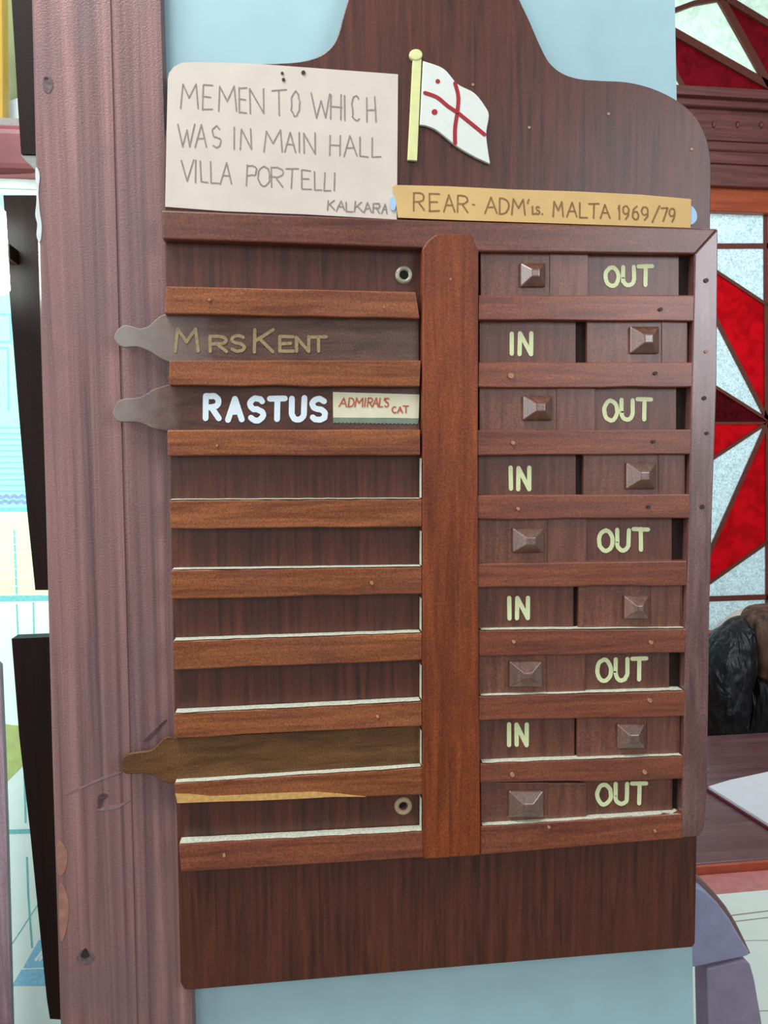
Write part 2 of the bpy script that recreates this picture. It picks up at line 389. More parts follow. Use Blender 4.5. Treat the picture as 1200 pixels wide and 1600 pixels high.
def jag(q):                                   # hand-cut edge
    a, b, c, d = q; out = []
    for p, r in ((a, b), (b, c), (c, d), (d, a)):
        n = 7 if abs(p[0]-r[0]) > 80 else 1
        for i in range(n):
            t = i/n; out.append((p[0]+(r[0]-p[0])*t, p[1]+(r[1]-p[1])*t+((random.uniform(-1.1, 1.1) if p is c else random.uniform(-.35, .35)) if i else 0)))
    return out
for i, q in enumerate(LS):
    s = slab('slat', jag(q), YF+.0004, YB, m_slat, B, .0011, 3)
    if i == 7:
        obj('bare_edge', slab_bm([(274, 1240), (300, 1241), (330, 1244), (380, 1242), (440, 1239), (490, 1237), (530, 1240), (572, 1245), (520, 1245), (470, 1248), (400, 1251), (340, 1252.5), (277, 1255)], YF+.0001, YF+.004), m_chip, s)
for i, q in enumerate(RS):
    slab('slat', jag(q), YF+.0004, YB, m_slat_r, B, .0010, 3)
# pale strips along the upper faces of the lower slats and rails
def pale_on(a, b, Y0=YF+.0014, Y1=YB-.0006):
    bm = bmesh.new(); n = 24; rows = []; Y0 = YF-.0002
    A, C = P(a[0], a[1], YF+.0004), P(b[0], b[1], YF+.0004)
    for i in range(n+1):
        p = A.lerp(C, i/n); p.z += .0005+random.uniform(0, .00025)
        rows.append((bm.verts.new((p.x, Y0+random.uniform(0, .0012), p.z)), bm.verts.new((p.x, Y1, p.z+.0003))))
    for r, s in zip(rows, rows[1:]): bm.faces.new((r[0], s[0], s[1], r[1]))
    obj('pale_line', bm, m_pale, B)['kind'] = 'stuff'
for q in LS[3:]: pale_on((q[0][0]+2, q[0][1]), (q[1][0]-3, q[1][1]))
pale_on((281, 1319), (660, 1299)); pale_on((754, 1291), (1063, 1272))
def side_pale(ya, yb):  # pale strip down the left face of the centre stile
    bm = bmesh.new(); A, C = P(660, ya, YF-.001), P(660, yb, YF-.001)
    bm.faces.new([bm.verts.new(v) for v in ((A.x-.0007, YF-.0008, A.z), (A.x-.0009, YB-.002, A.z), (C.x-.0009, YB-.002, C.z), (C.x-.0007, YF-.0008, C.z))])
    obj('pale_line', bm, m_pale, B)['kind'] = 'stuff'
for ya, yb in ((716, 778), (830, 884), (935, 986), (1040, 1093), (1142, 1196), (1248, 1298)): side_pale(ya, yb)
for q in RS[5:]: pale_on((q[0][0]+4, q[0][1]), (q[1][0]-4, q[1][1]))

for cx, cy in ((631, 430), (630, 1259)):
    bm = bmesh.new(); n = 20; c = P(cx, cy, YB); rr = (P(cx+14, cy, YB)-c).length
    rings = [(1.0, 0), (.95, .0016), (.72, .0026), (.5, .0014), (.46, -.0004)]; V = []
    for k, d in rings: V.append([bm.verts.new((c.x+rr*k*math.cos(2*math.pi*i/n), YB-d, c.z+rr*k*math.sin(2*math.pi*i/n))) for i in range(n)])
    for a, b in zip(V, V[1:]):
        for i in range(n): bm.faces.new((a[i], a[(i+1) % n], b[(i+1) % n], b[i]))
    ey = obj('eyelet', bm, m_eye if cy < 900 else m_tan, B, smooth=True)
    obj('hole', slab_bm(circle(cx-(2 if cy > 900 else 0), cy-(4 if cy > 900 else 0), 7), YB-.0012, YB+.001), m_hole, ey)

YW, YS = .0072, .0052                         # word panels, sliders
ROWS = [  # kind, word panel quad, slider quad, knob rect, word box
 ('O', (915, 398, 1061, 461), (751, 396, 915, 461), (812, 412, 851, 449), (944, 1019, 417, 446)),
 ('I', (749, 503, 900, 566), (917, 505, 1075, 566), (983, 511, 1028, 553), (797, 830, 521, 553)),
 ('O', (921, 608, 1057, 672), (749, 608, 922, 672), (816, 619, 862, 657), (942, 1017, 625, 656)),
 ('I', (747, 713, 900, 774), (912, 713, 1071, 773), (977, 723, 1023, 764), (795, 827, 731, 764)),
 ('O', (912, 815, 1050, 878), (747, 815, 912, 881), (800, 825, 848, 863), (934, 1012, 828, 860)),
 ('I', (747, 921, 896, 984), (904, 919, 1067, 983), (974, 930, 1011, 966), (793, 825, 934, 966)),
 ('O', (910, 1024, 1046, 1082), (748, 1028, 911, 1087), (795, 1032, 846, 1072), (931, 1010, 1030, 1063)),
 ('I', (748, 1130, 898, 1190), (902, 1124, 1063, 1184), (963, 1130, 1005, 1168), (792, 823, 1132, 1164)),
 ('O', (906, 1224, 1051, 1280), (751, 1230, 906, 1288), (794, 1234, 848, 1275), (931, 1010, 1225, 1256)),
]
def quad(x0, y0, x1, y1): return [(x0, y0), (x1, y0), (x1, y1), (x0, y1)]
for k, (kind, wp, sl, kn, wb) in enumerate(ROWS):
    x0, y0, x1, y1 = wp; w = slab('word_panel', quad(x0, y0-9, x1, y1+5), YW, YB, m_word, B, .0005)
    a, b, t, bt = wb
    if kind == 'O':
        d = (b-a); it = [('O', a+2, a+d*.30, t+1, bt+1), ('U', a+d*.39, a+d*.62, t, bt), ('T', a+d*.72, b, t-1, bt-1)]; wd = 6.6
    else:
        it = [('I', a-2, a+8, t, bt), ('N', a+15, b, t, bt)]; wd = 6.8
    obj('lettering', strokes_bm(glyphs(it, .5), wd, YW-.0004), m_paint, w)
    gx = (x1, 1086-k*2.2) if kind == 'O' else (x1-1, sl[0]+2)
    slab('gap_shade', quad(gx[0], y0-8, gx[1], y1+4), YB-.0006, YB+.001, m_gap_shade, B)  # dark strip standing in for the shade in the slot gap
    x0, y0, x1, y1 = sl; s = slab('slider', quad(x0, y0-7, x1, y1+5), YS, YB-.0004, m_slider, B, .0006)
    obj('knob', pyramid_bm(*kn, YS, .0092, random.uniform(.2, .32)), m_knob, s, .0007)
    # the shallow finger step beside the knob
    fx = kn[2]+(8 if kind == 'O' else 6)
    obj('finger_step', slab_bm(quad(fx, y0-6, min(fx+46, x1-1) if kind == 'I' else fx+60, y1+4), YS-.0007, YS+.001), m_slider, s, .0004)

# flag cut-out
fl = obj('flag_emblem', slab_bm([(645, 92), (659, 92), (652, 251), (637, 250)], .0072, YB), m_pole, B, .0005)
obj('flag_ball', slab_bm(circle(650, 85, 10.5, 9), .0066, YB), m_pole, fl, .0008)
fo = spline([(661, 95), (693, 107), (715, 131), (741, 145), (758, 166), (764, 181), (760, 211), (766, 256)], 5)+spline([(744, 246), (715, 229), (685, 205), (668, 197), (656, 195)], 5)
fg = obj('flag', slab_bm(fo, .0072, YB), m_flag, fl, .0004)
obj('red_cross', strokes_bm([spline([(711, 130), (716, 150), (715, 172), (711, 200), (711, 224)], 4), spline([(664, 145), (683, 152), (700, 166), (715, 176), (735, 192), (757, 210)], 4)], 6, .0069), m_red, fg)
obj('red_ball', slab_bm(circle(684, 127, 3.6), .0070, .0075), m_red, fg); obj('red_ball', slab_bm(circle(679, 175, 4.6), .0070, .0075), m_red, fg)

# nails in the frame
for x, y, r, m in ((327, 468, 3, m_nail_p), (600, 480, 2, m_nail_p), (339, 696, 2.5, m_nail_p), (581, 911, 4, m_nail_p), (590, 1120, 3, m_nail_p),
                   (350, 1337, 3.5, m_nail_p), (1104, 438, 5, m_nail), (1104, 549, 4, m_nail_p), (1101, 622, 4.5, m_nail), (1105, 677, 4, m_nail), (1098, 792, 5, m_nail),
                   (1033, 483, 4, m_nail), (1025, 583, 4, m_nail), (799, 587, 6, m_nail_p), (802, 692, 4, m_nail_p), (1022, 690, 4, m_nail), (810, 795, 3.5, m_nail_p),
                   (1014, 792, 4, m_nail), (803, 1003, 3.5, m_nail_p), (1018, 1004, 4, m_nail_p), (1016, 1095, 4.5, m_nail_p), (801, 1211, 4.5, m_nail_p), (1008, 1207, 4.5, m_nail_p), (858, 1293, 3, m_nail_p), (1024, 1299, 3, m_nail_p), (704, 436, 2.5, m_nail_p)):
    obj('nail_head', slab_bm(circle(x, y, r*.72, n=10), YF-.0013, YF+.002), m, B)
for x, y in ((739, 132), (827, 199), (951, 178), (1081, 233)):
    obj('nail_head', slab_bm(circle(x, y, 2.3, n=8), YB-.0006, YB+.001), m_nail_p, B)

# ------------------------------------------------------------------ name plates
YP = .0064
def plate(top, bot, x1, label, mat, handle):
    c = P((top[0][0]+x1)/2, bot[-1][1], YP)
    t = thing('name_plate', (c.x, YP, c.z), label, 'name plate', 'sliding name plates in the left slots')
    pl = spline(top, 4)+[(x1, top[-1][1]+handle[0]), (x1, bot[-1][1]+handle[1])]+spline(bot, 4)[::-1]
    slab('plate', pl, YP, YB-.0006, mat, t, .0009, 3); return t
p1 = plate([(178, 527), (183, 515), (194, 508), (208, 510), (219, 513), (232, 509), (243, 499), (251, 493), (262, 490)],
           [(178, 529), (184, 538), (194, 543), (212, 542), (226, 546), (238, 552), (250, 560), (264, 566)], 655,
           'grey-brown name plate with pull tab lettered Mrs Kent in faded gold', m_plate, (2, 2))
cz = lambda x, y: (160+x/2.3077, 320+y/2.3077)
def zi(lst): return [(ch, *(lambda p, q: (p[0], q[0], p[1], q[1]))(cz(a, t), cz(b, bt))) for ch, a, b, t, bt in lst]
obj('lettering', strokes_bm(glyphs(zi([('M', 262, 345, 447, 528), ('R', 388, 448, 475, 528), ('S', 465, 512, 472, 528), ('K', 549, 615, 450, 530), ('E', 640, 688, 475, 528), ('N', 700, 745, 477, 528), ('T', 752, 806, 477, 528)]), .5), 5.2, YP-.0004), m_gold, p1)
p2 = plate([(176, 644), (182, 629), (193, 623), (207, 622), (220, 620), (230, 614), (242, 607), (262, 601)],
           [(176, 648), (183, 658), (195, 660), (213, 660), (227, 664), (240, 670), (262, 674)], 656,
           'dark name plate with pull tab painted RASTUS in white and a cream sticker', m_plate_d, (2, 0))
obj('lettering', strokes_bm(glyphs(zi([('R', 372, 420, 690, 770), ('A', 452, 503, 700, 775), ('S', 532, 580, 698, 778), ('T', 603, 658, 698, 772), ('U', 682, 727, 698, 775), ('S', 755, 803, 700, 776)]), .7), 9.2, YP-.0004), m_white, p2)
def c3(x, y): return cz(x, y)
teeth = []
for i in range(44):
    x = 1138-(1138-832)*i/43; teeth.append(c3(x, 784+(4 if i % 2 else 0)+(x-830)/310*4))
st = obj('sticker', slab_bm([c3(831, 675), c3(1143, 684), c3(1140, 770)]+[c3(832, 768)], YP-.0005, YP+.0005), m_sticker, p2)
obj('sticker_edge', slab_bm([c3(832, 767), c3(1140, 769)]+teeth, YP-.0005, YP+.0005), m_sticker_g, st)
tx = glyphs(zi([(ch, a, b, 697, 728) for ch, a, b in (('A', 853, 880), ('D', 887, 905), ('M', 910, 938), ('I', 940, 950), ('R', 955, 972), ('A', 974, 994), ('L', 998, 1010), ("'", 1012, 1018), ('S', 1018, 1030))]), .3, .12)
tx += glyphs(zi([('C', 1045, 1060, 728, 750), ('A', 1064, 1082, 728, 750), ('T', 1085, 1103, 726, 750)]), .3)
obj('lettering', strokes_bm(tx, 1.9, YP-.0009), plain('red_ink', S(190, 90, 66), .7, .2, 300), st)
p3 = plate([(188.5, 1196), (191, 1185), (200, 1178), (218, 1175), (236, 1172), (246, 1164), (256, 1154), (264, 1151), (274, 1153)],
           [(188.5, 1200), (194, 1208), (203, 1210), (225, 1209), (239, 1212), (250, 1219), (260, 1224), (274, 1226)], 658,
           'blank olive-brown name plate with pull tab near the foot of the board', m_plate_o, (-19, -22))

# ------------------------------------------------------------------ paper notices on the board
z1 = lambda x, y: (240+x/2.5, y/2.5)
cc = P(440, 330, .0085)
card = thing('handwritten_card', (cc.x, .0085, cc.z), 'grey-cream card pencilled MEMENTO WHICH WAS IN MAIN HALL, above the board frame', 'paper notice')
slab('card', [(262, 124), (264, 114), (272, 104), (284, 98), (310, 97), (392, 99), (500, 107), (622, 116), (621, 230), (620, 343), (480, 335), (350, 330), (258, 323), (260, 220)], .0088, .0097, m_card, card)
it = line_items([('M', 108, 172), ('E', 193, 228), ('M', 252, 322), ('E', 334, 362), ('N', 376, 428), ('T', 460, 520), ('O', 537, 570), ('W', 617, 690), ('H', 692, 733), ('I', 742, 752), ('C', 775, 805), ('H', 834, 866)], ((115, 325), (865, 380)), ((105, 420), (870, 478)), z1)
it += line_items([('W', 97, 158), ('A', 163, 207), ('S', 228, 262), ('I', 308, 324), ('N', 340, 380), ('M', 433, 505), ('A', 512, 556), ('I', 562, 580), ('N', 588, 630), ('H', 690, 730), ('A', 744, 792), ('L', 806, 836), ('L', 852, 886)], ((100, 482), (880, 540)), ((105, 570), (885, 615)), z1)
it += line_items([('V', 106, 156), ('I', 158, 174), ('L', 184, 214), ('L', 224, 254), ('A', 262, 306), ('P', 364, 402), ('O', 409, 454), ('R', 461, 506), ('T', 517, 563), ('E', 579, 614), ('L', 628, 656), ('L', 668, 694), ('I', 698, 712)], ((108, 622), (710, 675)), ((110, 706), (715, 745)), z1)
it += line_items([('K', 680, 706), ('A', 715, 746), ('L', 754, 776), ('K', 786, 814), ('A', 822, 850), ('R', 858, 884), ('A', 890, 914)], ((680, 782), (915, 797)), ((675, 818), (915, 835)), z1)
obj('lettering', strokes_bm(glyphs(it, 1.1), 2.1, .0086), m_pencil, card)
for x, y, r in ((441, 114, 2.2), (443, 124, 2.6), (474, 113, 3.2)):
    obj('pin', slab_bm(circle(x, y, r, n=10), .0080, .0092), m_nail, card)

cc = P(850, 345, .0075)
strip = thing('paper_strip', (cc.x, .0075, cc.z), 'long tan paper strip inked REAR ADM MALTA with the years, right of the grey-cream card', 'paper notice')
slab('strip', [(614, 291), (618, 289), (700, 291), (800, 296), (900, 299), (1000, 304), (1080, 311), (1079, 356), (900, 350), (720, 344), (622, 340), (619, 318)], .0074, .0081, m_strip, strip)
z2 = lambda x, y: (600+x/2, y/2)
it = line_items([('R', 93, 126), ('E', 142, 172), ('A', 186, 220), ('R', 230, 262), ('-', 270, 290), ('A', 316, 352), ('D', 362, 390), ('M', 400, 440), ("'", 444, 460), ('M', 528, 560), ('A', 572, 602), ('L', 612, 636), ('T', 640, 672), ('A', 676, 706), ('1', 728, 744), ('9', 746, 768), ('6', 776, 796), ('9', 804, 828), ('/', 838, 860), ('7', 866, 886), ('9', 890, 912)], ((95, 602), (910, 652)), ((90, 656), (910, 692)), z2)
it += line_items([('L', 464, 474), ('S', 476, 486), ('.', 490, 500)], ((460, 645), (500, 647)), ((460, 668), (500, 670)), z2)
obj('lettering', strokes_bm(glyphs(it, .5), 2.4, .0072), m_pencil_b, strip)
obj('blue_tack', slab_bm(spline([(1079, 322), (1087, 328), (1090, 338), (1087, 347), (1078, 350)], 4, True), .0078, .0099), m_tack, strip, .0005)
obj('blue_tack', slab_bm(circle(614, 318, 5, 11), .0076, .0086), m_tack, strip)

# ------------------------------------------------------------------ dark panels fixed to the back of the post
m_black = wood('dark_panel_wood', S(20, 7, 5), S(36, 16, 12), 'Z', 90, 5, .5, spec=.2)
def dark(poly, label):
    zb = min(P(x, y, PB).z for x, y in poly)
    return tag(slab('wooden_panel', poly, PB, PB+.016, m_black, loc=P(60, poly[3][1], PB)), label, 'panel', 'dark panels behind the post')
dark([(14, -70), (18, 0), (23, 80), (28, 165), (31, 210), (33, 240), (90, 243), (90, -70)], 'near-black wooden panel behind the post, reaching up from above the red rail')
dark([(5, 305), (9, 360), (14, 450), (26, 605), (42, 795), (55, 922), (104, 922), (94, 305)], 'near-black wooden panel behind the post, middle one, with the lamp at its edge')
dark([(18, 998), (30, 1150), (47, 1300), (62, 1450), (73, 1560), (78, 1592), (125, 1595), (112, 994)], 'near-black wooden panel behind the post, lowest, beside the blue printed label')

def wedge():
    p = [o for o in bpy.data.objects if o.name.startswith('wooden_panel')][0]
    obj('lit_end', slab_bm([(33, 243), (72, 243), (72, 275), (60, 268)], PB+.001, PB+.016), plain('lit_end_grey', S(150, 156, 150), .5, .08, 60), p)  # light on the panel's lower end, put in as grey colour
wedge()

# ------------------------------------------------------------------ display case at the left, seen past the post
YC = .62
m_mauve = wood('mauve_wood', S(88, 56, 66), S(128, 92, 100), 'Z', 90, 5, .4)
m_rail_red = plain('red_painted_wood', S(138, 78, 78), .4, .12, 30)
m_grey = plain('grey_painted_wood', S(150, 146, 140), .5, .1, 60)
m_back = plain('case_backing', S(190, 250, 240), .7, .04, 30)
cx = P(20, 1600, YC).x
case = thing('display_case', (cx, YC, FL), 'tall lit case with a red rail and mauve frame, at the left beyond the post', 'display case')
a = P(-160, 200, YC); b = P(330, 200, YC)
zr0, zr1 = P(40, 305, YC-.10).z, P(40, 190, YC-.10).z
obj('back_panel', box_bm(a.x, b.x, YC, YC+.02, FL, zr1-.005), m_back, case)
def rail(name, y0, y1, d0, mat, rnd=0):
    p0, p1 = P(-140, y0, YC-.10), P(300, y0, YC-.10); z1_, z0_ = P(30, y0, YC-.10).z, P(30, y1, YC-.10).z
    obj(name, box_bm(p0.x, p1.x, YC-.10-d0, YC, z0_, z1_), mat, case, rnd, 4)
rail('top_moulding', 188, 201, .006, m_grey); rail('red_rail', 201, 283, .022, m_rail_red, .016); rail('lower_moulding', 283, 298, .008, m_grey); rail('white_bead', 298, 305, .004, m_white)
obj('frame_stile', (lambda: slab_bm([(-60, 985), (0, 1040), (6, 1180), (10, 1300), (18, 1600), (24, 1900), (-60, 1900)], YC-.165, YC-.155))(), m_mauve, case)
obj('base', box_bm(a.x, b.x, YC-.18, YC, FL, P(20, 1850, YC-.16).z), m_mauve, case)
YN = YC-.003
def notice(name, poly, mat, label, bits=()):
    t = thing(name, P(40, poly[2][1], YN), label, 'paper')
    slab('sheet', poly, YN, YN+.0028, mat, t)
    for nm, bm, m in bits: obj(nm, bm, m, t)
m_cy = plain('cyan_paper', S(160, 226, 222), .7, .04, 30); m_cy_d = plain('teal_ink', S(120, 188, 188), .7, .15, 200)
m_yl = plain('pale_yellow_paper', S(222, 236, 182), .7, .07, 25); m_bl = plain('blue_print', S(140, 200, 224), .7, .12, 150); m_ol = plain('olive_paper', S(176, 190, 118), .7, .12, 60)
m_wt = plain('white_paper', S(226, 244, 236), .7, .03, 30); m_bluewave = plain('grey_blue_print', S(130, 150, 180), .7, .2, 200)
lines = [[(-30, y), (120, y+1)] for y in range(668, 768, 9)]
box = [[(-30, 488), (16, 492), (17, 534), (-30, 534)], [(-30, 542), (12, 544), (13, 640)]]
waves = [[(x, 776+k*8+2*math.sin(x*.5+k)) for x in range(-30, 110, 4)] for k in range(2)]
notice('text_sheet', [(-60, 455), (150, 470), (150, 800), (-60, 800)], m_cy, 'cyan sheet of printed lines behind the middle dark panel',
       [('print', strokes_bm(lines, 1.6, YN-.0004), m_cy_d), ('box_rule', strokes_bm(box, 3, YN-.0004), m_cy_d), ('wavy_rule', strokes_bm(waves, 5, YN-.0004), m_bluewave), ('edge_band', strokes_bm([[(-30, 796), (110, 796)]], 6, YN-.0004), m_cy_d)])
vline = [[(22, 830), (24, 880), (27, 940), (28, 992)]]
wr = [[(x, y+1.2*math.sin(x*.3+y)) for x in range(-30, 110, 6)] for y in range(812, 930, 13)]
notice('yellowed_sheet', [(-60, 800), (150, 800), (150, 932), (-60, 936)], m_yl, 'pale yellow creased sheet between the cyan sheet and the white sheet',
       [('crease', strokes_bm(wr, 1.2, YN-.0004), m_wt), ('ruled_line', strokes_bm([[(22, 830), (24, 880), (26, 932)]], 3, YN-.0004), m_cy_d)])
notice('white_sheet', [(-60, 936), (150, 932), (150, 1298), (-60, 1302)], m_wt, 'white sheet with an olive patch, at the height of the lowest dark panel top',
       [('teal_band', strokes_bm([[(-30, 936), (110, 934)]], 9, YN-.0004), m_cy_d), ('ruled_line', strokes_bm([[(26, 945), (28, 992)], [(52, 942), (53, 992)]], 2.4, YN-.0005), m_cy_d),
        ('olive_patch', slab_bm(spline([(-30, 1120), (3, 1130), (20, 1133), (40, 1136), (60, 1150), (60, 1170), (36, 1196), (20, 1212), (5, 1225), (-30, 1230)], 4, True), YN-.0006, YN+.001), m_ol),
        ('rule', strokes_bm([[(-30, 1301), (110, 1297)]], 7, YN-.0006), m_cy_d), ('side_line', strokes_bm([[(38, 1210), (40, 1285)]], 3, YN-.0005), m_cy_d)])
notice('labelled_sheet', [(-60, 1303), (150, 1299), (150, 1690), (-60, 1690)], m_wt, 'pale sheet with a slanting blue printed label, at the bottom left',
       [('blue_label', slab_bm([(18, 1541), (66, 1460), (130, 1462), (130, 1540)], YN-.0005, YN+.001), m_bl), ('label_rule', strokes_bm([[(34, 1514), (60, 1468), (110, 1470), (90, 1512), (34, 1514)]], 2, YN-.0008), m_wt),
        ('label_text', strokes_bm([[(56, 1500), (72, 1478)], [(62, 1500), (76, 1480)]], 4, YN-.0008), m_wt), ('ruled_line', strokes_bm([[(42, 1340), (44, 1400), (50, 1480)]], 3, YN-.0004), m_cy_d), ('slanting_line', strokes_bm([[(14, 1482), (60, 1412)]], 1.6, YN-.0004), m_cy_d)])
# lamp tube clipped to the edge of the middle dark panel
m_lamp = emit('lamp_glow', (.80, 1, .97, 1), 16)
lp = P(-4, 455, PB)
lamp = thing('strip_lamp', (lp.x, PB, lp.z), 'short glowing white strip lamp at the edge of the middle dark panel', 'lamp')
bm = bmesh.new(); n = 16
top, bot = P(1, 330, PB-.022), P(8, 452, PB-.022); r = .0095; V = []
for p, k in ((top+Vector((0, 0, .004)), .6), (top, 1), (bot, 1), (bot-Vector((0, 0, .004)), .6)):
    V.append([bm.verts.new((p.x-.006+r*k*math.cos(2*math.pi*i/n), p.y+r*k*math.sin(2*math.pi*i/n), p.z)) for i in range(n)])
for A, C in zip(V, V[1:]):
    for i in range(n): bm.faces.new((A[i], A[(i+1) % n], C[(i+1) % n], C[i]))
bm.faces.new(V[0]); bm.faces.new(V[-1][::-1])
obj('tube', bm, m_lamp, lamp, smooth=True)
obj('bracket', box_bm(bot.x-.008, bot.x+.004, PB-.02, PB+.006, (top.z+bot.z)/2-.006, (top.z+bot.z)/2+.006), m_black, lamp)
ld = bpy.data.lights.new('case_lamp_light', 'AREA'); ld.shape = 'RECTANGLE'; ld.size = .25; ld.size_y = 1.5; ld.energy = 3.2; ld.color = (.72, 1, .97)
lo = bpy.data.objects.new('case_lamp_light', ld); COL.objects.link(lo)
lo.location = P(-150, 1080, .30); lo.rotation_euler = (Vector((P(50, 1080, YC)))-lo.location).to_track_quat('-Z', 'Y').to_euler()
# curtain and yellow pole above the case
m_cur = plain('pale_curtain', S(222, 232, 190), .8, .08, 14); m_ypole = plain('yellow_pole', S(206, 170, 70), .5, .1, 30)
bm = bmesh.new(); cols = []; a, b = P(-60, 100, YC-.02), P(120, 100, YC-.02); zt_, zb_ = P(20, -160, YC-.02).z, zr1
for i in range(41):
    t = i/40; x = a.x+(b.x-a.x)*t; y = YC-.03+.012*math.sin(t*40)
    cols.append((bm.verts.new((x, y, zb_)), bm.verts.new((x, y, zt_))))
for A, C in zip(cols, cols[1:]): bm.faces.new((A[0], C[0], C[1], A[1]))
o = tag(obj('curtain', bm, m_cur, smooth=True, loc=Vector(((a.x+b.x)/2, YC-.03, zb_))), 'pale green-yellow curtain above the red rail of the case', 'curtain')
sm = o.modifiers.new('thick', 'SOLIDIFY'); sm.thickness = .003
pp = P(-4, 188, YC-.07)
tag(slab('yellow_pole', [(-16, -80), (3, -80), (5, 188), (-14, 188)], YC-.085, YC-.06, m_ypole, bevel=.004, loc=pp), 'golden yellow upright pole standing on the red rail before the curtain', 'pole')
tag(slab('folded_paper', [(6, 188), (5, 168), (14, 158), (28, 153), (50, 150), (60, 188)], YC-.052, YC-.045, m_white, loc=P(25, 188, YC-.05)), 'white folded paper leaning at the foot of the curtain on the red rail', 'paper')

# ------------------------------------------------------------------ stained-glass window and far wall at the right
YG = 2.2
m_clear = glass('hammered_clear_glass', S(176, 190, 196), S(226, 240, 238), 110)
m_redg = glass('ruby_glass', S(180, 8, 32), S(206, 20, 46), 13, .7)
m_dkred = glass('deep_ruby_glass', S(84, 8, 24), S(120, 16, 36), 26, .7)
m_maroon = glass('maroon_glass', S(132, 22, 44), S(152, 32, 56), 14, .7)
m_smooth = glass('frosted_glass', S(208, 222, 212), S(226, 238, 228), 30)
m_came = plain('brown_came', S(112, 58, 46), .5, .15, 80)
m_trans = wood('transom_wood', S(88, 48, 44), S(128, 76, 70), 'X', 60, 3, .4)
m_orange = wood('orange_wood', S(150, 62, 26), S(186, 90, 48), 'X', 40, 3, .4)
sill = P(1120, 988, YG)
win = tag(bpy.data.objects.new('window_1', None), kind='structure'); COL.objects.link(win); win.location = (P(1200, 988, YG).x, YG, sill.z)
CX = 1200
def mir(poly): return [(2*CX-x, y) for x, y in poly[::-1]]
def polys(name, lst, Y, T, mat):
    bm = bmesh.new()
    for p in lst: slab_bm(p, Y, Y+T, bm)
    return obj(name, bm, mat, win)
up = [(1200, 477), (1200, 656), (1061, 385)]
lo_ = [(1200, 847), (1200, 660), (1079, 932)]
lf_t = [(1200, 656), (930, 486), (1020, 661), (1200, 661)]; lf_b = [(1200, 661), (1020, 661), (930, 838)]
c1 = [(1200, 477), (1061, 385), (1200, 385)]
c2 = [(1200, 656), (1061, 385), (930, 385), (930, 486)]
c3_ = [(1200, 660), (930, 838), (930, 934), (1079, 932)]
c4 = [(1200, 847), (1079, 932), (1200, 934)]
c5 = [(930, 486), (930, 838), (1020, 661)]
c0 = [(930, 331), (1200, 331), (1200, 385), (930, 385)]
c6 = [(930, 934), (1200, 934), (1200, 990), (930, 990)]
both = lambda l: l+[mir(p) for p in l]
polys('clear_glass', both([c0, c1, c2, c3_, c4, c5, c6]), YG, .006, m_clear)
polys('ruby_glass', both([up, lo_, lf_b]), YG, .006, m_redg)
polys('deep_ruby_glass', both([lf_t]), YG, .006, m_dkred)
def bars(name, lst, w, Y, T, mat):
    bm = bmesh.new()
    for (a, b, ww) in lst:
        dx, dy = b[0]-a[0], b[1]-a[1]; L = math.hypot(dx, dy); nx, ny = -dy/L*ww/2, dx/L*ww/2
        slab_bm([(a[0]+nx, a[1]+ny), (b[0]+nx, b[1]+ny), (b[0]-nx, b[1]-ny), (a[0]-nx, a[1]-ny)], Y, Y+T, bm)
    return obj(name, bm, mat, win)
ml = lambda l: l+[((2*CX-a[0], a[1]), (2*CX-b[0], b[1]), w) for a, b, w in l]
bars('lead_came', ml([((1200, 656), (1061, 385), 6), ((1200, 477), (1061, 385), 5), ((1200, 656), (930, 486), 5), ((930, 661), (1200, 661), 4), ((1200, 660), (930, 838), 5), ((1200, 660), (1079, 932), 6), ((1200, 847), (1079, 932), 5), ((930, 385), (1200, 384), 8), ((930, 942), (1200, 933), 8), ((1020, 661), (930, 486), 5), ((1020, 661), (930, 838), 5)])+[((1197, 331), (1198, 656), 6), ((1199, 660), (1199, 990), 4)], 5, YG-.007, .009, m_came)
# upper light: another star, cut off by the transom
ux, uy = 1204, 134
t1 = [(ux, uy), (1038, 40), (1059, 118), (1070, 136), (ux, 150)]
t2 = [(ux, uy), (1122, -10), (1030, -10), (1030, 36)]
t3 = [(ux, uy), (1122, -12), (1160, 10), (ux, 40)]
t4 = [(1122, -12), (1160, 10), (ux, 40), (ux, -60), (1122, -60)]
t5 = [(1030, 36), (1038, 40), (1059, 118), (1070, 136), (1030, 140)]
CX = ux
polys('clear_glass', both([t2, t4, t5])+[[(1030, -10), (1122, -10), (1122, -60), (1030, -60)]], YG, .006, m_smooth)
polys('ruby_glass', both([t1, t3]), YG, .006, m_maroon)
bars('lead_came', ml([((ux, uy), (1038, 40), 12), ((ux, uy), (1122, -12), 11), ((1122, -12), (ux, 38), 10), ((1038, 40), (1059, 118), 5), ((1059, 118), (1071, 138), 5)])+[((1050, 17), (1085, 4), 7), ((1085, 4), (1125, -3), 7)], 5, YG-.012, .014, m_came)
